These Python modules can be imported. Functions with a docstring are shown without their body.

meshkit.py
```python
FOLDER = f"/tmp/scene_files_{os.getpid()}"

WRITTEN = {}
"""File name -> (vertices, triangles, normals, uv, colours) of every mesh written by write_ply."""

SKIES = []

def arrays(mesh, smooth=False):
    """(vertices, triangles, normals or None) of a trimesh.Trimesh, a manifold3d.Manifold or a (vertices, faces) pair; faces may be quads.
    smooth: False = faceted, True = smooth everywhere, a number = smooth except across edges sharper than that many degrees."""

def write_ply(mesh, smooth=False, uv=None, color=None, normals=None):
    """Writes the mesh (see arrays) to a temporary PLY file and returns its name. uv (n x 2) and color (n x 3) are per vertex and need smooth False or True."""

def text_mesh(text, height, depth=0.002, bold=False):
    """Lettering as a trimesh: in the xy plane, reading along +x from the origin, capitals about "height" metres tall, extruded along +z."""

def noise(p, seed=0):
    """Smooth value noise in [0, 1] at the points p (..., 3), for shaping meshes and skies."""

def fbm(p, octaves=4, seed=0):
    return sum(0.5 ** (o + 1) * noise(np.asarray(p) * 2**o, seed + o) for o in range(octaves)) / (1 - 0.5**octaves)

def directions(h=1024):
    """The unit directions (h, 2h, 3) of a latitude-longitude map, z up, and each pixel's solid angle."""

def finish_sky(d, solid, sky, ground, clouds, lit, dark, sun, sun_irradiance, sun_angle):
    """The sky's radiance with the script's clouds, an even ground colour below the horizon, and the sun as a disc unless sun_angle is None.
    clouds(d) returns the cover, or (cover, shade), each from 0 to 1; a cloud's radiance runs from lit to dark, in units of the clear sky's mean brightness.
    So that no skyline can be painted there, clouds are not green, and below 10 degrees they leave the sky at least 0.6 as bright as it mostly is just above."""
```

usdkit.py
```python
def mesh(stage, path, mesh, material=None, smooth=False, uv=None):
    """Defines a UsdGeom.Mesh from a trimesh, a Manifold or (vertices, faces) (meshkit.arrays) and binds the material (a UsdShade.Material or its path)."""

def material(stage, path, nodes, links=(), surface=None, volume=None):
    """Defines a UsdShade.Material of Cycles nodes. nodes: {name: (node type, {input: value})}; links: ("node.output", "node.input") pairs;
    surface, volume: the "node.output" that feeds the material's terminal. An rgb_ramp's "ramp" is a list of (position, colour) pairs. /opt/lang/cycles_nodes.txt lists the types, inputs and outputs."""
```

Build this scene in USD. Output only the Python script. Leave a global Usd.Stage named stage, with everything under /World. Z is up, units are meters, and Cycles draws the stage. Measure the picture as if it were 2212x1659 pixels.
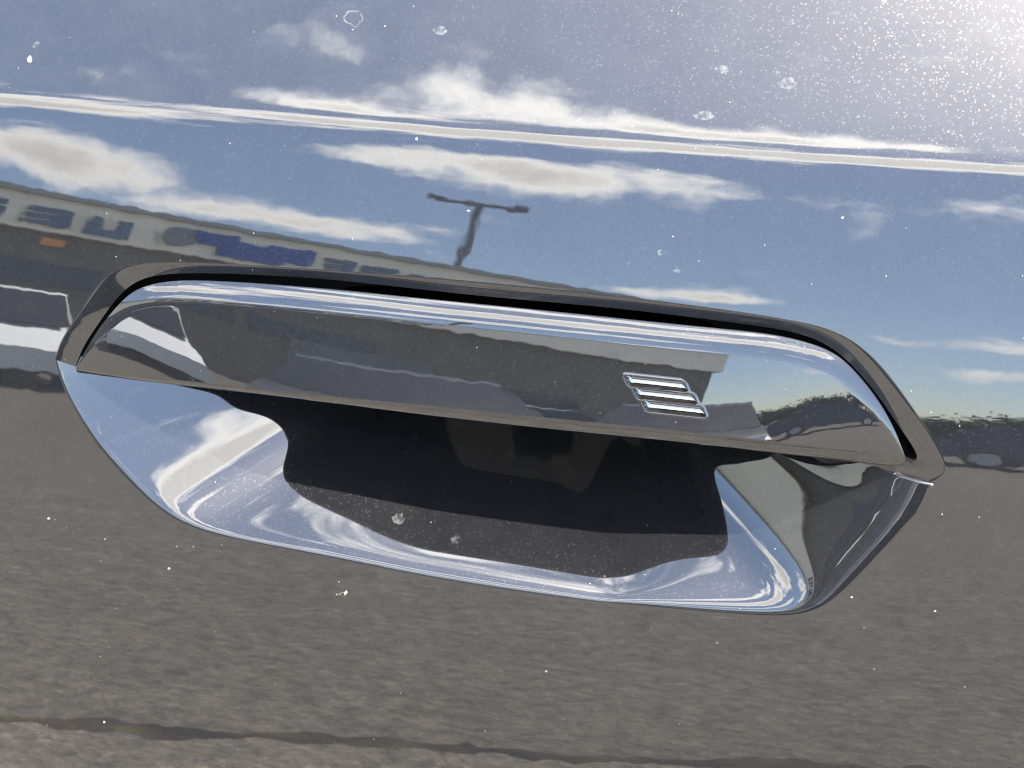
import math, random, numpy as np, trimesh, usdkit, meshkit
from scipy.interpolate import PchipInterpolator, CubicSpline
from scipy.spatial import Delaunay
from scipy.ndimage import gaussian_filter1d
from pxr import Usd, UsdGeom, UsdLux, UsdShade, Gf, Sdf, Vt

random.seed(7); RNG = np.random.default_rng(7)
# ------------------------------------------------------------------ camera
YAW, PITCH, ROLL, DIST, WIDTH = -15.0, 25.0, -0.4, 0.42, 0.27
TARGET = np.array([0.0, 0.0, 0.92])
EXPOSURE = 3.0
SUN_EL, SUN_AZ, SUN_I, SKY = 68.0, 26.0, 1.0, 0.115     # azimuth from -y (away from the car) towards +x
FSTOP = 36.0
PW, PH = 2212.0, 1659.0                               # the frame the outlines were measured in


def cam_axes():
    y, p = np.radians([YAW, PITCH])
    C = TARGET + DIST * np.array([-math.cos(p) * math.sin(y), -math.cos(p) * math.cos(y), math.sin(p)])
    f = (TARGET - C) / DIST
    r = np.cross(f, [0, 0, 1]); r /= np.linalg.norm(r)
    u = np.cross(r, f)
    a = math.radians(ROLL)
    return C, f, r * math.cos(a) + u * math.sin(a), -r * math.sin(a) + u * math.cos(a)


CAM, FWD, RGT, UPV = cam_axes()
KX = WIDTH / 2 / DIST


def ray(px):
    px = np.asarray(px, float)
    sx = (px[..., 0] - PW / 2) / (PW / 2) * KX
    sy = -(px[..., 1] - PH / 2) / (PW / 2) * KX
    d = FWD + sx[..., None] * RGT + sy[..., None] * UPV
    return d / np.linalg.norm(d, axis=-1, keepdims=True)


def proj(P):
    v = np.asarray(P) - CAM
    z = v @ FWD
    return np.stack([PW / 2 + (v @ RGT) / z / KX * PW / 2, PH / 2 - (v @ UPV) / z / KX * PW / 2], -1)


# ------------------------------------------------------------------ door skin: a height field y = door(x, z)
# heights of the reflected view (degrees above the horizon) that the door profile shows at measured rows
EL_ROWS = [-150, 0, 200, 261, 308, 335, 500, 640, 800, 900, 1000, 1340, 1659, 1850]
EL_DEG = [62, 58, 53, 50.5, 33.5, 28.5, 20.5, 12, 3, -3, -8, -23, -41, -52]
TWIST = 0.0        # tilt gained per metre along the door
RX = 5.0            # long-way radius


def door_profile():
    el = PchipInterpolator(EL_ROWS, EL_DEG)
    t = np.radians(np.linspace(-30, 55, 2201))
    n = np.stack([0 * t, -np.cos(t), np.sin(t)], 1)

    def march(rows):
        P, out = TARGET.copy(), []
        for y in rows:
            d = ray([PW / 2, y])
            r = d - 2 * (n @ d)[:, None] * n
            a = t[np.argmin(abs(np.degrees(np.arcsin(r[:, 2])) - el(y)))]
            q = CAM - P
            s = (math.tan(a) * q[2] - q[1]) / (d[1] - math.tan(a) * d[2])
            P = CAM + s * d
            out.append((P[2], math.tan(a)))
        return out
    pts = march(np.arange(829, -160, -6))[::-1][:-1] + march(np.arange(829, 1860, 6))
    pts = np.array(pts)[::-1]
    z, k = pts[:, 0], pts[:, 1]
    z = np.concatenate([[z[0] - .5, z[0] - .1], z, [z[-1] + .05, z[-1] + .12]])
    k = np.concatenate([[k[0] - .12, k[0] - .1], k, [k[-1] + .03, k[-1] + .05]])
    zz = np.linspace(z[0], z[-1], 6000)
    kk = gaussian_filter1d(np.interp(zz, z, k), 0.7e-3 / (zz[1] - zz[0]))
    y = np.concatenate([[0], np.cumsum((kk[1:] + kk[:-1]) / 2 * np.diff(zz))])
    y -= np.interp(.92, zz, y)
    return CubicSpline(zz, y), CubicSpline(zz, kk)


F_Y, F_K = door_profile()


def door(x, z):
    return F_Y(z) + TWIST * x * (z - .92) + x * x / (2 * RX)


def door_normal(x, z):
    gx = TWIST * (z - .92) + x / RX
    gz = F_K(z) + TWIST * x
    n = np.stack([gx, -np.ones_like(gx), gz], -1)
    return n / np.linalg.norm(n, axis=-1, keepdims=True)


def hit(px, off=0.0):
    """the points where the view through measured points meets the door skin set back by off metres"""
    d = ray(px)
    s = np.full(d.shape[:-1], DIST)
    off = np.asarray(off, float)
    for _ in range(40):
        P = CAM + s[..., None] * d
        g = P[..., 1] - door(P[..., 0], P[..., 2]) - off
        n = door_normal(P[..., 0], P[..., 2])
        s = s - g / (d * np.stack([-n[..., 0] / -n[..., 1], np.ones_like(g), -n[..., 2] / -n[..., 1]], -1)).sum(-1)
    return CAM + s[..., None] * d


def curve(pts, n, smooth=0.0):
    """n points evenly along a smooth curve through the measured points"""
    p = np.asarray(pts, float)
    t = np.concatenate([[0], np.cumsum(np.sqrt(np.linalg.norm(np.diff(p, axis=0), axis=1)))])
    q = CubicSpline(t, p, bc_type='natural')(np.linspace(0, t[-1], 3000))
    l = np.concatenate([[0], np.cumsum(np.linalg.norm(np.diff(q, axis=0), axis=1))])
    s = np.linspace(0, l[-1], n)
    q = np.stack([np.interp(s, l, q[:, 0]), np.interp(s, l, q[:, 1])], 1)
    if smooth:
        e = gaussian_filter1d(q, smooth, axis=0, mode='nearest')
        w = np.clip(np.minimum(np.arange(n), np.arange(n)[::-1]) / (3.0 * smooth), 0, 1)[:, None]
        q = q * (1 - w) + e * w
    return q

# ==== STAGE

stage = Usd.Stage.CreateInMemory()
UsdGeom.SetStageUpAxis(stage, UsdGeom.Tokens.z); UsdGeom.SetStageMetersPerUnit(stage, 1.0)
UsdGeom.Xform.Define(stage, '/World'); UsdGeom.Scope.Define(stage, '/World/Looks')

cam = UsdGeom.Camera.Define(stage, '/World/camera')
M4 = Gf.Matrix4d(*[float(a) for row in ([*RGT, 0], [*UPV, 0], [*(-FWD), 0], [*CAM, 1]) for a in row])
cam.AddTransformOp().Set(M4)
cam.CreateHorizontalApertureAttr(36.0); cam.CreateVerticalApertureAttr(27.0)
cam.CreateFocalLengthAttr(18.0 / KX); cam.CreateClippingRangeAttr(Gf.Vec2f(.01, 3000))
cam.CreateFStopAttr(FSTOP); cam.CreateFocusDistanceAttr(DIST)
cam.CreateExposureAttr(EXPOSURE)

# ------------------------------------------------------------------ sky and sun
SUN = np.array([math.sin(math.radians(SUN_AZ)) * math.cos(math.radians(SUN_EL)),
                -math.cos(math.radians(SUN_AZ)) * math.cos(math.radians(SUN_EL)), math.sin(math.radians(SUN_EL))])
CLOUDS = [  # azimuth, elevation, half widths, weight
    (-37, 20.8, 8, 2.2, .95), (-26, 18.6, 7, 1.7, .9), (-15.0, 26.2, 9.5, 2.4, 1.1), (7, 26, 7, 1.5, .62), (8, 11.5, 8, 1.1, .62), (9, 8.0, 8, .9, .6), (-6, 14.5, 6, .8, .5),
    (-13, 51.4, 17, 2.3, 1.15), (-33, 47.6, 9, 1.6, .85), (-40, 53, 10, 2, .12), (-18, 39.0, 21, 4.0, 1.65), (-45, 31, 10, 2.8, 1.5), (10, 39.5, 14, 3.6, 1.4), (14, 58, 14, 5, .3), (-60, 74, 80, 6, .55), (60, 74, 40, 5, .55), (-8, 66, 16, 4, .42), (-65, 33, 8, 4, .72), (-42, 34, 10, 3, .42),
    (18, 40, 8, 4, .5), (70, 50, 26, 8, .5), (115, 50, 28, 8, .55), (160, 68, 50, 6, .5), (-95, 45, 22, 7, .55), (240, 40, 40, 9, .6)]


def sky_material():
    n = {'tc': ('texture_coordinate', {}), 'sep': ('separate_xyz', {}), 'sky': ('sky_texture', dict(
        sky_type='single_scattering', sun_disc=False, sun_elevation=math.radians(SUN_EL), sun_rotation=math.atan2(SUN[0], SUN[1]), air_density=1.0, aerosol_density=1.0, ozone_density=.45))}
    L = [('tc.generated', 'sep.vector')]

    def m(name, kind, a=None, b=None, c=None, clamp=False):
        d = {'math_type': kind}
        if clamp: d['use_clamp'] = True
        for k, x in (('value1', a), ('value2', b), ('value3', c)):
            if isinstance(x, str): L.append((x, f'{name}.{k}'))
            elif x is not None: d[k] = float(x)
        n[name] = ('math', d)
        return name + '.value'
    ny = m('ny', 'multiply', 'sep.y', -1)
    az = m('az', 'degrees', m('az0', 'arctan2', 'sep.x', ny))
    el = m('el', 'degrees', m('el0', 'arcsine', 'sep.z'))
    cosel = m('cosel', 'cosine', 'el0.value')
    n['warp'] = ('noise_texture', dict(scale=9.0, detail=6.0, roughness=.6)); L.append(('tc.generated', 'warp.vector'))
    n['fine'] = ('noise_texture', dict(scale=15.0, detail=5.0, roughness=.55, distortion=.2))
    n['stretch'] = ('mapping', dict(scale=(1, 1, 1.5))); L += [('tc.generated', 'stretch.vector'), ('stretch.vector', 'fine.vector')]
    total = None
    for i, (a, e, sa, se, w) in enumerate(CLOUDS):
        da = m(f'a{i}', 'subtract', az, a)
        da = m(f'w{i}', 'wrap', da, 180, -180)
        da = m(f'x{i}', 'divide', m(f'k{i}', 'multiply', da, cosel), sa * math.cos(math.radians(e)))
        de = m(f'y{i}', 'divide', m(f'b{i}', 'subtract', el, e), se)
        # flat bases: below the middle a cloud fades faster
        q = m(f'q{i}', 'add', m(f'p{i}', 'multiply', da, da), m(f'r{i}', 'multiply', de, de))
        g = m(f'g{i}', 'multiply', m(f'h{i}', 'exponent', m(f'o{i}', 'multiply', q, -1)), w)
        total = g if total is None else m(f's{i}', 'add', total, g)
    noise = m('nz', 'add', m('nz1', 'multiply', m('nz0', 'subtract', 'fine.fac', .5), 1.5), m('nz3', 'multiply', m('nz2', 'subtract', 'warp.fac', .5), 1.0))
    cov = m('cov', 'add', total, noise)
    n['mask'] = ('map_range', dict(range_type='smoothstep', from_min=.24, from_max=.88, to_min=0.0, to_max=1.0, clamp=True)); L.append((cov, 'mask.value'))
    n['thick'] = ('map_range', dict(range_type='smoothstep', from_min=.55, from_max=1.25, to_min=1.0, to_max=.62, clamp=True)); L.append((cov, 'thick.value'))
    # brighter towards the sun
    n['dot'] = ('vector_math', dict(math_type='dot_product', vector2=tuple(SUN))); L.append(('tc.generated', 'dot.vector1'))
    n['fwd'] = ('map_range', dict(from_min=.2, from_max=1.0, to_min=.75, to_max=1.7, clamp=True)); L.append(('dot.value', 'fwd.value'))
    lit = m('lit', 'multiply', 'thick.result', 'fwd.result')
    n['cl'] = ('mix', dict(mix_type='multiply', fac=1.0, color1=CLOUD_COL)); L.append((lit, 'cl.color2'))
    n['mx'] = ('mix', {}); L.extend([('mask.result', 'mx.fac'), ('sky.color', 'mx.color1'), ('cl.color', 'mx.color2')])
    n['bg'] = ('background_shader', dict(strength=SKY)); L.append(('mx.color', 'bg.color'))
    return usdkit.material(stage, '/World/Looks/sky', n, L, surface='bg.background')


CLOUD_COL = (9.0, 8.8, 8.4)
dome = UsdLux.DomeLight.Define(stage, '/World/sky')
dome.GetPrim().SetCustomDataByKey('kind', 'structure')
UsdShade.MaterialBindingAPI.Apply(dome.GetPrim()).Bind(sky_material())
sun = UsdLux.DistantLight.Define(stage, '/World/sun')
sun.CreateNormalizeAttr(True); sun.CreateIntensityAttr(SUN_I); sun.CreateAngleAttr(.53); sun.CreateColorAttr(Gf.Vec3f(1, .95, .87))
zx = -SUN * -1.0
xa = np.cross([0, 0, 1.0], zx); xa /= np.linalg.norm(xa); ya = np.cross(zx, xa)
sun.AddTransformOp().Set(Gf.Matrix4d(*[float(a) for row in ([*xa, 0], [*ya, 0], [*zx, 0], [0, -5, 8, 1]) for a in row]))

# ------------------------------------------------------------------ helpers
used = {}


def numbered(path):
    k = used.get(path, 0); used[path] = k + 1
    return path if k == 0 else f'{path}_{k:03d}'


def setdata(p, **kw):
    for k, v in kw.items():
        if v: p.SetCustomDataByKey(k, v)
    return p


def thing(name, label=None, category=None, group=None, kind=None, loc=(0, 0, 0), rz=0.0):
    x = UsdGeom.Xform.Define(stage, numbered('/World/' + name))
    x.AddTranslateOp().Set(Gf.Vec3d(*map(float, loc))); x.AddRotateZOp().Set(float(rz))
    return setdata(x.GetPrim(), label=label, category=category, group=group, kind=kind)


def part(name, mesh, mat, parent=None, smooth=False, normals=None, **kw):
    path = numbered((str(parent.GetPath()) if parent is not None else '/World') + '/' + name)
    m = usdkit.mesh(stage, path, mesh, mat, smooth)
    m.CreateDoubleSidedAttr(True)
    if normals is not None:
        m.CreateNormalsAttr(Vt.Vec3fArray.FromNumpy(np.asarray(normals, np.float32))); m.SetNormalsInterpolation('vertex')
    return setdata(m.GetPrim(), **kw)


def copy_thing(src, loc, rz, label=None, group=None):
    base = str(src.GetPath())
    was = src.GetCustomData()
    x = UsdGeom.Xform.Define(stage, numbered(base))
    x.GetPrim().GetReferences().AddInternalReference(src.GetPath()); x.GetPrim().SetInstanceable(True)
    x.ClearXformOpOrder(); x.AddTranslateOp().Set(Gf.Vec3d(*map(float, loc))); x.AddRotateZOp().Set(float(rz))
    return setdata(x.GetPrim(), label=label or was.get('label'), category=was.get('category'), group=group or was.get('group'))


def grid(P, flip=False):
    n, m = P.shape[:2]
    i = np.arange(n * m).reshape(n, m)
    a, b, c, d = i[:-1, :-1].ravel(), i[1:, :-1].ravel(), i[1:, 1:].ravel(), i[:-1, 1:].ravel()
    f = np.vstack([np.stack([a, b, c], 1), np.stack([a, c, d], 1)])
    return P.reshape(-1, 3), (f[:, ::-1] if flip else f)


def towards(vf, at=None):
    """turn the faces of an open sheet so that most look at the point"""
    v, f = vf
    at = CAM if at is None else at
    n = np.cross(v[f[:, 1]] - v[f[:, 0]], v[f[:, 2]] - v[f[:, 0]])
    return (v, f[:, ::-1]) if ((at - v[f[:, 0]]) * n).sum() < 0 else (v, f)


def join(*vfs):
    V, F, k = [], [], 0
    for v, f in vfs:
        V.append(v); F.append(f + k); k += len(v)
    return np.vstack(V), np.vstack(F)


def box(a, b):
    m = trimesh.creation.box(extents=np.subtract(b, a)); m.apply_translation(np.add(a, b) / 2.0)
    return np.array(m.vertices), np.array(m.faces)

# ------------------------------------------------------------------ materials
def simple(name, color, rough=.6, metallic=0.0, noise=0.0, scale=6.0, **kw):
    n = {'p': ('principled_bsdf', dict(base_color=color, roughness=rough, metallic=metallic, **kw))}
    L = []
    if noise:
        n['g'] = ('geometry', {}); n['n'] = ('noise_texture', dict(scale=scale, detail=5.0)); n['r'] = ('rgb_ramp', dict(ramp=[(.25, tuple(np.array(color) * (1 - noise))), (.75, tuple(np.array(color) * (1 + noise)))]))
        L = [('g.position', 'n.vector'), ('n.fac', 'r.fac'), ('r.color', 'p.base_color')]
    return usdkit.material(stage, '/World/Looks/' + name, n, L, surface='p.BSDF')


def car_paint(name, base=(.0032, .0033, .0038), dust=1.0, lean=.42, peel=1.0e-5, coat_ior=1.75, flake=.5, rough=.30, metal=0.0, spec=.02):
    """clear coat over dark metallic flake, with fine grit and dust lying on it"""
    n = {'g': ('geometry', {}),
         'fl': ('voronoi_texture', dict(scale=2600.0, feature='f1')),
         'flr': ('map_range', dict(from_min=.90, from_max=1.0, to_min=spec, to_max=.20, clamp=True)),
         'sep': ('separate_xyz', {}),
         'p': ('principled_bsdf', dict(metallic=metal, base_color=base, roughness=rough, coat_weight=1.0, coat_roughness=.012, coat_ior=coat_ior)),
         # grit specks
         'gr': ('voronoi_texture', dict(scale=560.0, feature='f1')), 'grs': ('separate_xyz', {}),
         'rad': ('math', dict(math_type='power', value2=9.0)), 'rad2': ('math', dict(math_type='multiply_add', value2=.10, value3=.0)),
         'less': ('math', dict(math_type='less_than')),
         # clumps
         'cn': ('noise_texture', dict(scale=28.0, detail=4.0)), 'cr': ('map_range', dict(range_type='smoothstep', from_min=.35, from_max=.65, to_min=.15, to_max=1.0, clamp=True)),
         'lm': ('math', dict(math_type='multiply')),
         'lm2': ('math', dict(math_type='multiply', value2=.6 * dust)),
         'd': ('diffuse_bsdf', dict(color=(.50, .46, .40))),
         'mx': ('mix_closure', {}),
         # thin film of dust
         'fn': ('noise_texture', dict(scale=55.0, detail=8.0, roughness=.65)), 'fr': ('map_range', dict(from_min=.3, from_max=.8, to_min=.0, to_max=.005 * dust, clamp=True)),
         # more dust settles where the door leans back
         'nsep': ('separate_xyz', {}), 'up': ('map_range', dict(range_type='smoothstep', from_min=.40, from_max=.62, to_min=0.0, to_max=.05 * lean, clamp=True)), 'ff': ('math', dict(math_type='multiply')), 'film': ('math', dict(math_type='add')),
         # faint orange peel in the clear coat
         'op': ('noise_texture', dict(scale=170.0, detail=1.0)), 'bp': ('bump', dict(strength=1.0, distance=peel)),
         'd2': ('diffuse_bsdf', dict(color=(.42, .40, .37))), 'mx2': ('mix_closure', {})}
    L = [('g.position', 'fl.vector'), ('fl.color', 'sep.vector'), ('sep.x', 'flr.value'), ('flr.result', 'p.specular_ior_level'),
         ('g.position', 'gr.vector'), ('gr.color', 'grs.vector'), ('grs.x', 'rad.value1'), ('rad.value', 'rad2.value1'), ('gr.distance', 'less.value1'), ('rad2.value', 'less.value2'),
         ('g.position', 'cn.vector'), ('cn.fac', 'cr.value'), ('less.value', 'lm.value1'), ('cr.result', 'lm.value2'), ('lm.value', 'lm2.value1'),
         ('g.position', 'fn.vector'), ('fn.fac', 'fr.value'), ('p.BSDF', 'mx2.closure1'), ('d2.BSDF', 'mx2.closure2'), ('film.value', 'mx2.fac'),
         ('g.normal', 'nsep.vector'), ('nsep.z', 'up.value'), ('up.result', 'ff.value1'), ('fn.fac', 'ff.value2'), ('ff.value', 'film.value1'), ('fr.result', 'film.value2'),
         ('g.position', 'op.vector'), ('op.fac', 'bp.height'), ('bp.normal', 'p.coat_normal'),
         ('mx2.closure', 'mx.closure1'), ('d.BSDF', 'mx.closure2'), ('lm2.value', 'mx.fac')]
    return usdkit.material(stage, '/World/Looks/' + name, n, L, surface='mx.closure')


PAINT = car_paint('door_paint')
HANDLE_PAINT = car_paint('handle_paint', dust=.6, lean=.2, peel=1.5e-5)
CUP_PAINT = car_paint('recess_paint', dust=.9, lean=0.0, peel=3e-6)
BLACK = simple('black_rubber', (.004, .004, .004), .8, specular_ior_level=.08)
CHROME = usdkit.material(stage, '/World/Looks/badge_chrome', {'p': ('principled_bsdf', dict(base_color=(.22, .222, .228), metallic=1.0, roughness=.05))}, surface='p.BSDF')

# ------------------------------------------------------------------ the car door
car = thing('parked_car', 'dark metallic car seen close at its dusty door with a flush grip handle', 'car')
O_UP = [(119, 776), (128, 745), (140, 722), (162, 688), (187, 645), (218, 603), (252, 580), (300, 568), (400, 565), (600, 576), (900, 597), (1200, 625), (1500, 660), (1700, 690), (1790, 711), (1850, 741), (1900, 786), (1950, 850), (1990, 907), (2025, 962), (2046, 1008)]
O_LOW = [(119, 776), (124, 800), (133, 828), (148, 862), (172, 905), (205, 955), (245, 1003), (290, 1052), (345, 1101), (400, 1133), (470, 1156), (560, 1176), (700, 1203), (900, 1243), (1100, 1276), (1300, 1303), (1500, 1327), (1620, 1337), (1700, 1340), (1760, 1334), (1815, 1311), (1868, 1264), (1925, 1195), (1972, 1133), (2002, 1082), (2014, 1045)]
I_UP = [(163, 792), (180, 750), (205, 710), (240, 660), (270, 626), (302, 605), (345, 594), (430, 590), (700, 603), (1000, 635), (1300, 663), (1500, 686), (1650, 706), (1740, 725), (1800, 754), (1850, 799), (1900, 860), (1945, 925), (1972, 965), (1981, 984)]
U_TOP = [(2014, 1045), (1990, 1042), (1925, 1027), (1860, 1012), (1740, 997), (1640, 982), (1560, 935), (1450, 860), (1300, 780), (1100, 735), (850, 710), (600, 700), (430, 705), (330, 722), (240, 752), (180, 775), (119, 776)]
NS = 700
o_up, i_up = curve(O_UP, NS, 4), curve(I_UP, NS, 4)
o_low = curve(O_LOW, 1100, 5)
u_top = curve(U_TOP, 700, 3)
chord = np.array([(2046, 1008), (2046, 1022), (2032, 1036), (2014, 1045)], float)

# door skin
Oup3, Olow3, Ch3 = hit(o_up), hit(o_low), hit(curve(chord, 60))
hole = np.vstack([Oup3[:-1], Ch3[:-1], Olow3[::-1][:-1]])[:, [0, 2]]


def door_skin():
    xs = np.concatenate([np.linspace(-.62, -.2, 40)[:-1], np.arange(-.2, .235, .0012), np.linspace(.235, .62, 40)[1:]])
    zs = np.concatenate([np.linspace(.36, .765, 60)[:-1], np.arange(.765, 1.045, .0005), np.linspace(1.045, 1.10, 30)[1:]])
    X, Z = np.meshgrid(xs, zs)
    g = np.stack([X.ravel(), Z.ravel()], 1)
    from shapely import Polygon, contains_xy
    big = Polygon(hole).buffer(.0004)
    keep = ~contains_xy(big, g[:, 0], g[:, 1])
    pts = np.vstack([g[keep], hole])
    nh = len(hole)
    tri = Delaunay(pts * [1, 1.7]).simplices
    c = pts[tri].mean(1)
    tri = tri[~contains_xy(Polygon(hole), c[:, 0], c[:, 1])]
    x, z = pts[:, 0], pts[:, 1]
    P = np.stack([x, door(x, z), z], 1)
    v, f = towards((P, tri))
    # every face looks outward
    n = np.cross(v[f[:, 1]] - v[f[:, 0]], v[f[:, 2]] - v[f[:, 0]])
    f = np.where((n[:, 1] > 0)[:, None], f[:, ::-1], f)
    return (v, f), door_normal(x, z)


skin, skin_n = door_skin()
part('door_panel', skin, PAINT, car, normals=skin_n)

# rolled rim round the upper half of the recess
RIM_D = .0015
fr = np.concatenate([np.linspace(0, .3, 10), np.linspace(.3, 1, 10)[1:]])
dep = RIM_D * (np.sqrt(fr ** 2 + .12 ** 2) - .12) / (math.sqrt(1 + .12 ** 2) - .12)


def between(A, B):
    """rim surface from door-edge points A to inner-edge points B (both n x 3)"""
    Q = A[:, None] * (1 - fr)[None, :, None] + B[:, None] * fr[None, :, None]
    Q[..., 1] = door(Q[..., 0], Q[..., 2]) + dep[None, :]
    return Q


I3 = hit(i_up, RIM_D)
rim = grid(between(Oup3, I3))
# the rim runs on under the right end of the grip
w_o = hit(curve([(2046, 1008), (2046, 1022), (2032, 1036), (2014, 1045)], 40))
tail_i = curve([(1981, 984), (1979, 993), (1970, 998), (1958, 997), (1930, 985), (1850, 960), (1750, 935), (1640, 905)], 200)
tail_o = np.vstack([curve([(2046, 1008), (2046, 1022), (2032, 1036), (2014, 1045)], 60)[:-1], curve([(2014, 1045), (1990, 1042), (1925, 1027), (1860, 1012), (1740, 997), (1640, 982)], 141)])
To = hit(tail_o)
drop_at = lambda x: .0003 + .0029 * (1 - np.exp(-np.clip(2014 - x, 0, 380) / 70.0))
drop = np.where(np.arange(200) >= 59, drop_at(tail_o[:, 0]), .0003 * np.arange(200) / 59.0)
Ti = hit(tail_i, RIM_D)
Qt = To[:, None] * (1 - fr)[None, :, None] + Ti[:, None] * fr[None, :, None]
edge = np.where(np.arange(200) < 59, 1.0, 0.0)[:, None]
lin = drop[:, None] * (1 - edge * np.exp(-fr / .05)) * (1 - fr) + RIM_D * fr
Qt[..., 1] = door(Qt[..., 0], Qt[..., 2]) + lin
tail = towards(grid(Qt))
tn = np.array([-.07, 0, -.20]) * (np.where(np.arange(200) < 59, 0.0, 1.0)[:, None] + np.where(np.arange(200) < 59, 1.0, 0.0)[:, None] * np.clip(fr / .5, 0, 1)[None])[..., None]
tn = door_normal(Qt[..., 0], Qt[..., 2]) + tn
tn /= np.linalg.norm(tn, axis=-1, keepdims=True)
part('recess_rim', towards(rim), PAINT, car, smooth=40)
part('recess_rim', tail, PAINT, car, normals=tn.reshape(-1, 3))
part('inner_shell', join(box((-.61, .30, .36), (.61, .31, 1.10)), box((-.61, .12, 1.095), (.61, .30, 1.10)), box((-.62, 0.05, .36), (-.61, .31, 1.09)), box((.61, .05, .36), (.62, .31, 1.09)), box((-.61, 0, .36), (.61, .30, .37))), BLACK, car)

# dark liner in the gap behind the rim
full_i = np.vstack([I3[:-1], Ti])
W = np.stack([full_i, full_i + [0, .0006, 0], full_i + [0, .012, 0]], 1)
cen = full_i.mean(0)
back = full_i + [0, .012, 0]
inner = back + (cen - full_i) * [.45, 0, .45]
part('gap_liner', join(towards(grid(W), cen), towards(grid(np.stack([back, inner], 1)))), BLACK, car)

# finger recess: a deep bowl
CUP_D, CUP_P = .068, 1.42
P0 = hit(np.array([1020.0, 845.0]))[[0, 2]]
ring = np.vstack([o_low[:-1], u_top])
R3 = hit(ring)
nl = len(o_low) - 1
rho = np.concatenate([np.linspace(.02, .8, 70), 1 - .2 * (1 - np.linspace(0, 1, 150)) ** 2.2])
q = R3[:, [0, 2]]
rad = np.linalg.norm(q - P0, axis=1)
lipr = np.full(len(ring), .0009)
lipr[nl:] = .0003
wide = np.exp(-((np.arange(len(ring)) - nl) / 60.0) ** 2)
lipr[:nl] += .0012 * wide[:nl]
is_u = np.zeros(len(ring)); is_u[nl:] = 1
k = np.arange(len(ring) - nl)
hid = np.clip((k - 150) / 200.0, 0, 1) * np.clip((len(k) - 1 - k) / 40.0, 0, 1)       # behind the grip the bowl runs on inwards
ub = np.zeros(len(ring)); ub[nl:] = hid * .016 + drop_at(u_top[:, 0]) * (1 - hid) * np.clip((len(k) - 1 - k) / 60.0, 0, 1)
XZ = P0 + rho[None, :, None] * (q - P0)[:, None]
a = (1 - rho)[None, :] * rad[:, None]
ae = np.sqrt(a * a + lipr[:, None] ** 2) - lipr[:, None]
th = np.arctan2(-(q[:, 1] - P0[1]), q[:, 0] - P0[0])
sm = lambda x: np.clip(x, 0, 1) ** 2 * (3 - 2 * np.clip(x, 0, 1))
qu = lambda x: np.clip(x, 0, 1) ** 3 * (10 - 15 * np.clip(x, 0, 1) + 6 * np.clip(x, 0, 1) ** 2)
r3 = np.full(len(ring), 1e-5); r3[:nl] += .0017 * np.sin(np.linspace(0, math.pi, nl)) ** .7
r3 = r3[:, None]
ae = ae - .75 * r3 * (1 - np.exp(-ae / r3))
r2 = .0115 * (sm((th + .1) / .3) * qu((1.0 - th) / .7))[:, None] + 1e-5   # the right end rolls out softly into the lip
r2[nl:] = np.maximum(r2[nl:] * (1 - sm(k / 90.0))[:, None], 1e-6)
ae = ae - r2 * (1 - np.exp(-ae / r2))
re = np.clip(1 - ae / rad[:, None], 0, 1)
depth = (CUP_D - ub[:, None]) * (1 - re ** (CUP_P - .45 * sm((np.abs(th) - 1.8) / .9)[:, None])) + ub[:, None]
Pc = np.stack([XZ[..., 0], door(XZ[..., 0], XZ[..., 1]) + depth, XZ[..., 1]], -1)
part('finger_recess', towards(grid(Pc)), CUP_PAINT, car, smooth=True)

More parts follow.
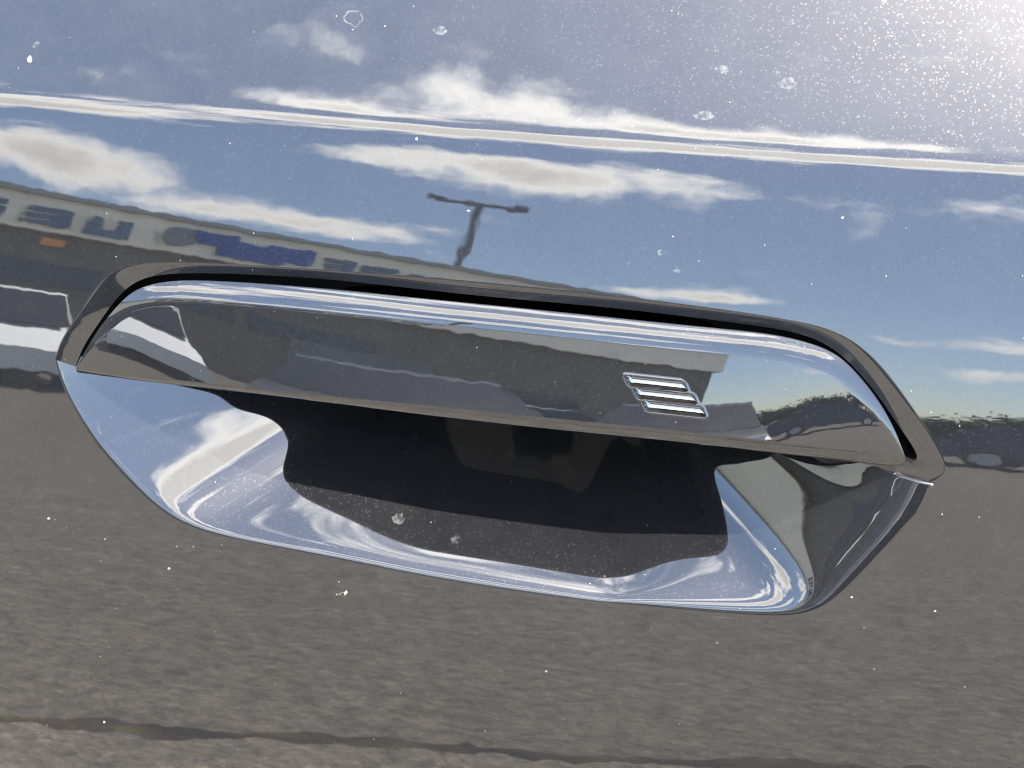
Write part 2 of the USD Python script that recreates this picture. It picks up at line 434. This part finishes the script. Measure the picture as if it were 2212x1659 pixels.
# ------------------------------------------------------------------ grip
H_B = [(164, 793), (240, 803), (320, 813), (620, 846), (900, 874), (1300, 914), (1520, 936), (1700, 957), (1850, 975), (1955, 988)]
H_T = [(164, 793), (172, 780), (188, 752), (214, 710), (252, 663), (282, 635), (312, 620), (360, 610), (450, 608), (700, 625), (900, 645), (1200, 675), (1500, 706), (1650, 722), (1730, 738), (1800, 765), (1850, 808), (1900, 872), (1936, 938), (1955, 988)]
H_L = [(166, 803), (240, 813), (300, 821), (500, 843), (700, 867), (900, 893), (1200, 927), (1500, 957), (1700, 980), (1850, 996), (1935, 1004), (1956, 999)]
VK = np.linspace(0, 1, 400)
TANV = np.where(VK < .78, .188 + .078 * VK / .78, 0.266 + .50 * ((VK - .78) / .22) ** 1.1)
TV = np.concatenate([[0], np.cumsum((TANV[1:] + TANV[:-1]) / 2 * np.diff(VK))])


def grip():
    ns = 900
    s = np.linspace(0, 1, ns)
    # finer columns where the emblem is pressed in
    dens = np.interp(s, [0, .63, .65, .80, .82, 1], [1, 1, 3, 3, 1, 1]); c = np.cumsum(dens); s = np.interp(np.linspace(c[0], c[-1], ns), c, s)
    hb, ht, hl = (curve(h, 3000, 6) for h in (H_B, H_T, H_L))
    at = lambda h: np.stack([np.interp(s, np.linspace(0, 1, 3000), h[:, i]) for i in (0, 1)], 1)
    hb, ht, hl = at(hb), at(ht), at(hl)
    off = -.0052 + .0052 * (2 * s - 1) ** 4
    b, t = hit(hb, off), hit(ht, off * .6)
    v = np.concatenate([np.linspace(0, .75, 150), np.linspace(.75, 1, 60)[1:]])
    T = np.interp(v, VK, TV)
    Lz = (t - b)[:, 2]
    P = b[:, None] * (1 - v)[None, :, None] + t[:, None] * v[None, :, None]
    P[..., 1] += np.maximum(Lz, 0)[:, None] * (T - TV[-1] * v)[None]
    # emblem: three slanted grooves, distances in the measured frame
    px = proj(P)
    dpt = np.zeros(P.shape[:2]); which = np.full(P.shape[:2], -1)
    for i, (x0, y0, x1, y1, hw) in enumerate(BARS):
        ux = np.array([x1 - x0, y1 - y0]); ln = np.linalg.norm(ux); ux = ux / ln; wx = np.array([-ux[1], ux[0]])
        d = px - [(x0 + x1) / 2, (y0 + y1) / 2]
        u, w = d @ ux, d @ wx
        u = u - .55 * w
        r = 7.0
        qx, qy = np.abs(u) - ln / 2 + r, np.abs(w) - hw + r
        sd = np.hypot(np.maximum(qx, 0), np.maximum(qy, 0)) + np.minimum(np.maximum(qx, qy), 0) - r     # inside negative
        e = np.clip(-sd / hw, 0, 1)
        dp = .00150 * np.sqrt(np.clip(1 - (1 - e) ** 2, 0, 1)) * 1.0
        rimlip = -.00014 * np.exp(-((sd - 2.0) / 2.0) ** 2)
        dpt = dpt + dp + rimlip
        which[sd < 0] = i
    P[..., 1] += dpt
    return P, which, b, t, hb, hl, s


BARS = [(1352, 822, 1482, 836, 11.5), (1371, 849, 1502, 863, 11.5), (1390, 876, 1521, 890, 11.5)]
HP, HW, Hb, Ht, hbp, hlp, hs = grip()
hv, hf = towards(grid(HP))
face_bar = HW.reshape(-1)[hf]
fb = np.where((face_bar >= 0).all(1), face_bar.max(1), -1)
handle_mesh = trimesh.Trimesh(hv, hf, process=False)
vn = np.zeros_like(hv); fn_ = np.cross(hv[hf[:, 1]] - hv[hf[:, 0]], hv[hf[:, 2]] - hv[hf[:, 0]])
for kk in range(3): np.add.at(vn, hf[:, kk], fn_)
vn /= np.maximum(np.linalg.norm(vn, axis=1, keepdims=True), 1e-20)


def sub(mask):
    f = hf[mask]; ids, inv = np.unique(f, return_inverse=True)
    return (hv[ids], inv.reshape(-1, 3)), vn[ids]


handle = UsdGeom.Xform.Define(stage, numbered(str(car.GetPath()) + '/door_handle')).GetPrim()
m_, n_ = sub(fb < 0)
part('grip_face', m_, HANDLE_PAINT, handle, normals=n_)
for i in range(3):
    m_, n_ = sub(fb == i)
    part('emblem_groove', m_, CHROME, handle, normals=n_)
# top edge rolled back, lower lip, underside
tx = np.gradient(Ht, axis=0)[:, [0, 2]]; tx /= np.maximum(np.linalg.norm(tx, axis=1, keepdims=True), 1e-12)
out = np.stack([-tx[:, 1], tx[:, 0]], 1)
ph = np.radians(np.linspace(41, 122, 14)); r = .0007
Ht0 = Ht - np.stack([out[:, 0], 0 * out[:, 0], out[:, 1]], 1) * r * .33
rollp = [Ht0 + np.stack([out[:, 0] * r * (math.sin(p) - math.sin(ph[0])), np.full(len(Ht), r * (math.cos(ph[0]) - math.cos(p))), out[:, 1] * r * (math.sin(p) - math.sin(ph[0]))], 1) for p in ph]
top_back = rollp[-1] + np.stack([-out[:, 0] * .005, np.full(len(Ht), .008), -out[:, 1] * .005], 1)
d = ray(hlp)
yl = Hb[:, 1] + .0006
Hl = CAM + d * ((yl - CAM[1]) / d[:, 1])[:, None]
lipf = np.linspace(0, 1, 5)
lip = Hb[:, None] * (1 - lipf)[None, :, None] + Hl[:, None] * lipf[None, :, None]
lip[..., 1] -= (.00012 * 4 * lipf * (1 - lipf))[None]
und = [Hl, Hl + [0, .0003, -.00035], Hl + [0, .0009, -.0005], Hl + [0, .010, .002]]
shell = join(towards(grid(np.stack(rollp, 1))), towards(grid(np.stack([rollp[-1], top_back], 1)), np.array([0, 0, 3.0])), towards(grid(lip)), towards(grid(np.stack(und[:3], 1)), np.array([0, -.2, -1.0])))
part('grip_back', join(towards(grid(np.stack(und[2:], 1)), np.array([0, -.2, -1.0])), towards(grid(np.stack([und[-1], top_back], 1)), np.array([0, 3.0, .9]))), BLACK, handle)
part('grip_edge', shell, HANDLE_PAINT, handle, smooth=35)

# dried splashes and bits of dirt on the paint
def film(name, fac):
    return usdkit.material(stage, '/World/Looks/' + name, {'g': ('geometry', {}), 'n': ('noise_texture', dict(scale=700.0, detail=4.0)), 'r': ('map_range', dict(from_min=.35, from_max=.7, to_min=0.0, to_max=fac, clamp=True)), 'd': ('diffuse_bsdf', dict(color=(.45, .43, .38))), 't': ('transparent_bsdf', {}), 'm': ('mix_closure', {})},
        [('g.position', 'n.vector'), ('n.fac', 'r.value'), ('r.result', 'm.fac'), ('t.BSDF', 'm.closure1'), ('d.BSDF', 'm.closure2')], surface='m.closure')


DIRT, STAIN = film('dried_dirt', .7), film('water_stain', .10)


def splash(cx, cy, rx, ry, ring=False, seed=1, tilt=0.0):
    a = np.linspace(0, 2 * math.pi, 41)
    g = np.random.default_rng(seed)
    k = np.concatenate([1 + .28 * gaussian_filter1d(g.normal(size=40), 1.4, mode='wrap'), [0]]); k[-1] = k[0]
    ex, ey = rx * k * np.cos(a), ry * k * np.sin(a)
    c, s_ = math.cos(tilt), math.sin(tilt)
    px = np.stack([cx + ex * c - ey * s_, cy + ex * s_ + ey * c], 1)
    inner = np.array([cx, cy]) + (px - [cx, cy]) * ((1 - 3.0 / min(rx, ry)) if ring else .02)
    Q = np.stack([hit(px, -.00003), hit(inner, -.00004)], 1)
    part('dried_splash', towards(grid(Q)), STAIN if ring or rx > 7.5 else DIRT, car, smooth=True)


for q_ in [(740, 1283, 7, 3.5), (748, 1279, 3, 3), (728, 1284, 3, 1.5), (64, 128, 5, 7), (78, 96, 10, 5, True, 5, -.9), (766, 40, 22, 17, True, 3), (1188, 785, 6, 3.5, True, 7), (1462, 585, 8, 4), (1430, 545, 9, 6, True, 9), (950, 66, 15, 9), (1520, 250, 22, 9), (1700, 180, 20, 12), (1560, 150, 16, 8), (860, 1120, 14, 12), (985, 1165, 12, 9), (1012, 455, 4, 2.2), (1820, 470, 3, 2), (900, 300, 3, 3),
           (1910, 2.0, 5, 4), (480, 690, 2.5, 2.5), (225, 1560, 2.6, 2.2), (105, 1120, 3, 2.2), (365, 1228, 3, 2), (1180, 1450, 2.8, 2.2), (1840, 1290, 2.5, 2), (2020, 1320, 2.5, 1.8)]:
    splash(*q_)

# ------------------------------------------------------------------ ground
def asphalt(name='asphalt', k=1.0):
    n = {'g': ('geometry', {}), 'a': ('noise_texture', dict(scale=7.0, detail=8.0, roughness=.65)), 'b': ('voronoi_texture', dict(scale=130.0)), 'bs': ('separate_xyz', {}),
         'r1': ('rgb_ramp', dict(ramp=[(.25, (.078 * k, .069 * k, .055 * k)), (.75, (.130 * k, .115 * k, .092 * k))])), 'r2': ('rgb_ramp', dict(ramp=[(0, (.7, .7, .71)), (.8, (1.0, .98, .95)), (.97, (1.5, 1.44, 1.35)), (1, (2.0, 1.9, 1.75))])),
         'm': ('mix', dict(mix_type='multiply', fac=.5)), 'c': ('noise_texture', dict(scale=30.0, detail=6.0, roughness=.7)), 'r3': ('rgb_ramp', dict(ramp=[(.34, (.34, .34, .35)), (.66, (1.75, 1.72, 1.64))])), 'm2': ('mix', dict(mix_type='multiply', fac=.65)),
         'bp': ('bump', dict(strength=.7, distance=.006)), 'p': ('principled_bsdf', dict(roughness=.9))}
    L = [('g.position', 'a.vector'), ('g.position', 'b.vector'), ('g.position', 'c.vector'), ('a.fac', 'r1.fac'), ('b.color', 'bs.vector'), ('bs.x', 'r2.fac'), ('r1.color', 'm.color1'), ('r2.color', 'm.color2'),
         ('c.fac', 'r3.fac'), ('m.color', 'm2.color1'), ('r3.color', 'm2.color2'), ('m2.color', 'p.base_color'), ('b.distance', 'bp.height'), ('bp.normal', 'p.normal')]
    return usdkit.material(stage, '/World/Looks/' + name, n, L, surface='p.BSDF')


ground = part('ground', box((-400, -600, -.5), (400, 400, 0)), asphalt(), kind='structure')

joint_pts = curve([(-2.6, .16), (-1.4, -.40), (-.81, -.69), (-.53, -.84), (-.26, -.965), (.1, -1.13), (.8, -1.44), (2.2, -2.05)], 500)
wob = meshkit.fbm(np.stack([joint_pts[:, 0] * 14, joint_pts[:, 1] * 0, joint_pts[:, 0] * 0], 1), 5)
wd = .010 + .055 * np.clip(meshkit.fbm(np.stack([joint_pts[:, 0] * 22, joint_pts[:, 0] * 0 + 5, joint_pts[:, 0] * 0], 1), 4) - .3, 0, 1)
jy = joint_pts[:, 1] + (wob - .5) * .06
J = np.stack([np.stack([joint_pts[:, 0], jy - wd, 0 * wd + .0040], 1), np.stack([joint_pts[:, 0], jy, 0 * wd + .0055], 1), np.stack([joint_pts[:, 0], jy + wd, 0 * wd + .0040], 1)], 1)
apron = np.stack([np.stack([joint_pts[:, 0], jy + wd * .6, 0 * wd + .0025], 1), np.stack([joint_pts[:, 0], 0 * wd + 1.6, 0 * wd + .0025], 1)], 1)
part('pavement_apron', towards(grid(apron), np.array([0, 0, 50.])), asphalt('worn_apron', 1.15), kind='structure')
JM = usdkit.material(stage, '/World/Looks/mossy_joint', {'g': ('geometry', {}), 'n': ('noise_texture', dict(scale=9.0, detail=4.0)), 'r': ('rgb_ramp', dict(ramp=[(.38, (.020, .017, .013)), (.52, (.040, .030, .018)), (.60, (.055, .043, .024)), (.66, (.075, .078, .02)), (.78, (.09, .10, .02))])), 'p': ('principled_bsdf', dict(roughness=.95))},
    [('g.position', 'n.vector'), ('n.fac', 'r.fac'), ('r.color', 'p.base_color')], surface='p.BSDF')
part('pavement_joint', towards(grid(J), np.array([0, 0, 50.])), JM, kind='structure')

# ------------------------------------------------------------------ what the paint mirrors: the far side of the car park
def polar(az, d, z=0.0):
    return (d * math.sin(math.radians(az)), -d * math.cos(math.radians(az)), z)


BEIGE = simple('fascia_cladding', (.88, .79, .60), .6, noise=.08, scale=.6)
BROWN = simple('brown_brick', (.12, .10, .075), .85, noise=.2, scale=1.4)
ROOFM = simple('roof_edge', (.30, .29, .26), .5)
BLUE1 = simple('sign_slate_blue', (.05, .10, .18), .4)
BLUE2 = simple('sign_royal_blue', (.004, .055, .28), .4)
ORANGE = simple('orange_panel', (.75, .28, .04), .5)
GLASS = simple('dark_glazing', (.02, .024, .03), .08)
GREYM = simple('grey_metal', (.12, .125, .13), .5, metallic=.3)

bld = thing('warehouse_store', 'long beige and brown store with blue signs mirrored left of the handle', 'building', loc=polar(-52, 27), rz=-52)
part('wall', box((-25, -14, 0), (31, -.4, 7.3)), BROWN, bld)
part('fascia', box((-25.3, -14.3, 7.3), (31.3, 0, 9.55)), BEIGE, bld)
part('roof_edge', box((-25.5, -14.5, 9.55), (31.5, .2, 9.85)), ROOFM, bld)
for u0 in (-22, -14, 1, 20, 26):
    w_ = part('window', box((u0, -.5, 1.2), (u0 + 4.2, -.34, 3.4)), GLASS, bld)
part('shutter_door', box((-8, -.5, 0), (-4, -.3, 4.2)), GREYM, bld)
part('shutter_door', box((14, -.5, 0), (19, -.3, 4.4)), GREYM, bld)
for u0 in (-3, 2.2, 7.4, 12.6): part('window', box((u0, -.5, 4.1), (u0 + 4.6, -.33, 5.4)), GLASS, bld)
part('orange_panel', box((8.6, -.4, 6.5), (9.2, -.3, 6.95)), ORANGE, bld)
import shapely
from shapely.geometry import Point, box as sbox


def sign(shape, u, z, sx, sz, mat):
    sh = shapely.affinity.translate(shapely.affinity.scale(shape, sx, sz, origin=(0, 0)), u, z)
    m = trimesh.creation.extrude_polygon(sh, .12, engine='earcut')
    v = np.array(m.vertices)
    part('sign_letter', (np.stack([v[:, 0], v[:, 2] + .01, v[:, 1]], 1), np.array(m.faces)[:, ::-1]), mat, bld)


rb = lambda sh, r=.12: sh.buffer(-r).buffer(r).buffer(r).buffer(-r)
ring_u = rb(sbox(0, 0, 1, 1).difference(sbox(.32, .38, .68, 1.1)), .05)
bars_e = rb(shapely.union_all([sbox(0, 0, 1, .26), sbox(0, .37, 1, .63), sbox(0, .74, 1, 1), sbox(.7, 0, 1, 1)]), .03)
blob_s = rb(sbox(0, 0, 1, 1).difference(sbox(.25, .58, 1.1, .70)).difference(sbox(-.1, .28, .7, .40)), .03)
oval = Point(0, 0).buffer(.5)
sign(blob_s, 6.4, 7.65, 1.0, 1.3, BLUE1); sign(bars_e, 7.9, 7.65, 1.0, 1.2, BLUE1); sign(ring_u, 9.3, 7.6, .95, 1.25, BLUE1)
sign(oval, 11.4, 8.45, .9, 1.4, simple('sign_grey', (.16, .17, .18), .5))
sign(rb(shapely.union_all([sbox(0, .55, .45, 1), sbox(.3, 0, 1.0, .6), sbox(.8, .2, 1.3, .9), sbox(.1, .4, .9, .75)]), .04), 11.7, 7.6, 2.4, 1.55, BLUE2)
sign(bars_e, 15.2, 7.7, .8, 1.1, BLUE1); sign(blob_s, 16.3, 7.6, .9, 1.1, BLUE1); sign(ring_u, 17.6, 7.6, 1.0, 1.0, BLUE1)


# parked cars across the lane
def extr(poly, w, taper=None):
    m = trimesh.creation.extrude_polygon(shapely.Polygon(poly), w, engine='earcut')
    v = np.array(m.vertices)
    return np.stack([v[:, 0], v[:, 2] - w / 2, v[:, 1]], 1), np.array(m.faces)[:, ::-1]


TYRE = simple('tyre_rubber', (.02, .02, .02), .8)
RIMM = simple('wheel_alloy', (.5, .5, .52), .3, metallic=.8)
LAMPR = simple('tail_lamp_red', (.45, .02, .02), .2)
LAMPW = simple('head_lamp_clear', (.75, .76, .78), .1)


def parked(color, name, label, loc, rz, metallic=.2, scale=1.0, van=False):
    t = thing('parked_car', label, 'car', loc=loc, rz=rz)
    if scale != 1: UsdGeom.Xformable(t).AddScaleOp().Set(Gf.Vec3f(scale, scale, scale))
    pm = usdkit.material(stage, '/World/Looks/' + name, {'p': ('principled_bsdf', dict(base_color=color, roughness=.35, metallic=metallic, coat_weight=.25, coat_roughness=.08))}, surface='p.BSDF')
    body = [(-2.1, .28), (2.1, .28), (2.15, .62), (1.95, .78), (1.05, .92), (-1.95, .96), (-2.12, .80)]
    if van: body = [(-2.4, .3), (2.35, .3), (2.42, .70), (1.45, 1.12), (.75, 1.93), (-2.4, 1.97)]
    v, f = extr(body, 1.76)
    up = v[:, 2] > .75; v[up, 1] *= .93
    part('body', (v, f), pm, t, smooth=30)
    if van:
        v, f = extr([(1.42, 1.17), (1.46, 1.18), (.80, 1.86), (.76, 1.85)], 1.60)
        part('windscreen', (v + [.02, 0, .02], f), GLASS, t)
    else:
        v, f = extr([(-1.9, .95), (1.15, .91), (.35, 1.42), (-1.35, 1.44)], 1.56)
        v[v[:, 2] > 1.2, 1] *= .80
        part('glasshouse', (v, f), GLASS, t, smooth=30)
        v, f = extr([(-1.36, 1.435), (.36, 1.415), (.2, 1.47), (-1.2, 1.49)], 1.26)
        part('roof', (v, f), pm, t, smooth=30)
    for x in (-1.3, 1.32):
        for y in (-.80, .80):
            c = trimesh.creation.cylinder(.31, .2, sections=24); c.apply_transform(trimesh.transformations.rotation_matrix(math.pi / 2, [1, 0, 0])); c.apply_translation([x, y, .31])
            w = part('wheel', (np.array(c.vertices), np.array(c.faces)), TYRE, t, smooth=30)
            c = trimesh.creation.cylinder(.2, .215, sections=20); c.apply_transform(trimesh.transformations.rotation_matrix(math.pi / 2, [1, 0, 0])); c.apply_translation([x, y, .31])
            part('wheel_rim', (np.array(c.vertices), np.array(c.faces)), RIMM, w)
    for y in (-.62, .62):
        part('headlight', box((2.0, y - .2, .60), (2.13, y + .2, .72)), LAMPW, t)
        part('tail_light', box((-2.13, y - .2, .68), (-2.05, y + .2, .84)), LAMPR, t)
    return t


parked((.55, .56, .56), 'silver_paint', 'silver estate car mirrored beyond the white van at the left end of the door', polar(-50, 17), -50, scale=1.2)
parked((.80, .80, .78), 'white_van_paint', 'white van facing the door, mirrored at its left end', polar(-37.5, 11), 52.5, van=True)
parked((.02, .02, .022), 'charcoal_paint', 'charcoal hatchback mirrored beyond the silver estate at the far left', polar(-62, 11), -50)
parked((.012, .013, .016), 'black_paint', 'black hatchback mirrored in the left half of the grip', polar(-19.3, 7.0), 70.7)
parked((.014, .014, .015), 'jet_paint', 'near-black hatchback mirrored in the right half of the grip', polar(-3.6, 8.2), 86.4)
parked((.02, .025, .04), 'dark_blue_paint', 'dark blue hatchback mirrored at the right edge of the door', polar(11, 16.5), 11)
parked((.70, .70, .68), 'white_paint', 'white hatchback mirrored behind the dark blue one', polar(8, 27), 20)
parked((.65, .65, .66), 'pearl_paint', 'pale hatchback mirrored between the two black ones', polar(-12, 15.5), -14)


# lamp posts
def lamp(name, label, loc, h, arm, rz, r=.1):
    t = thing('lamp_post', label, 'lamp post', loc=loc, rz=rz)
    c = trimesh.creation.cone(r * 14, 1) if False else None
    a = np.linspace(0, 2 * math.pi, 17)
    prof = np.array([(r * 1.0, 0), (r * .95, h * .3), (r * .6, h)])
    P = np.stack([np.stack([p[0] * np.cos(a), p[0] * np.sin(a), 0 * a + p[1]], 1) for p in prof], 1)
    part('pole', towards(grid(P), np.array([0, 0, h / 2])), GREYM, t, smooth=True)
    for s in (-1, 1):
        part('arm', box((min(0, s * arm), -r * .4, h - r), (max(0, s * arm), r * .4, h - r * .2)), GREYM, t)
        part('lamp_head', box((min(s * arm * .7, s * arm * 1.1), -r * .9, h - r * .3), (max(s * arm * .7, s * arm * 1.1), r * .9, h + r * .2)), GREYM, t)
    return t


lamp('tall', 'tall twin-armed lamp post mirrored above the middle of the handle', polar(-16.9, 46), 20.2, 1.7, -17, .26)

# trees along the right
BARK = simple('bark', (.07, .05, .035), .9)
LEAF = usdkit.material(stage, '/World/Looks/leaves', {'o': ('geometry', {}), 'r': ('rgb_ramp', dict(ramp=[(0, (.022, .04, .012)), (.6, (.045, .075, .02)), (1, (.08, .11, .03))])), 'd': ('diffuse_bsdf', {}), 't': ('translucent_bsdf', {}), 'm': ('mix_closure', dict(fac=.3))},
    [('o.random_per_island', 'r.fac'), ('r.color', 'd.color'), ('r.color', 't.color'), ('d.BSDF', 'm.closure1'), ('t.BSDF', 'm.closure2')], surface='m.closure')


def tree(h, w, seed, label, loc):
    g = np.random.default_rng(seed)
    t = thing('tree', label, 'tree', group='trees behind the car park', loc=loc)
    a = np.linspace(0, 2 * math.pi, 9)
    P = np.stack([np.stack([rr * np.cos(a), rr * np.sin(a), 0 * a + zz], 1) for rr, zz in ((.22, 0), (.16, h * .4), (.05, h * .85))], 1)
    part('trunk', towards(grid(P), np.array([0, 0, 1.])), BARK, t, smooth=True)
    n = 2600
    c = g.normal(size=(14, 3)); c = c / np.linalg.norm(c, axis=1, keepdims=True) * g.uniform(.3, .8, (14, 1)) * [w, w, h * .36] + [0, 0, h * .58]
    p = c[g.integers(0, 14, n)] + g.normal(size=(n, 3)) * [w * .22, w * .22, h * .09]
    p[:, 2] = np.clip(p[:, 2], h * .12, h)
    u = g.normal(size=(n, 3)); u /= np.linalg.norm(u, axis=1, keepdims=True); vv = np.cross(u, g.normal(size=(n, 3))); vv /= np.linalg.norm(vv, axis=1, keepdims=True)
    s_ = g.uniform(.10, .22, (n, 1))
    V = np.stack([p - u * s_, p + vv * s_ * .6, p + u * s_, p - vv * s_ * .6], 1).reshape(-1, 3)
    i = np.arange(n)[:, None] * 4
    part('crown', (V, np.vstack([i + [0, 1, 2], i + [0, 2, 3]])), LEAF, t)


words = ['leftmost green tree', 'second green tree from the left', 'third green tree from the left', 'fourth green tree from the left', 'middle green tree', 'fourth green tree from the right', 'third green tree from the right', 'second green tree from the right', 'rightmost green tree']
for i, (az, d_, h_, w_) in enumerate([(2.0, 52, 3.0, 3), (5, 50, 3.4, 3.2), (8, 48, 3.9, 3.0), (11, 50, 3.6, 3), (15, 47, 4.4, 3.2), (20, 50, 5.0, 3.5), (27, 46, 4.8, 3.4), (35, 48, 5.6, 3.8), (46, 50, 6.5, 4)]):
    tree(h_, w_, 40 + i, f'{words[i]} in the row mirrored right of the handle', polar(az, d_))
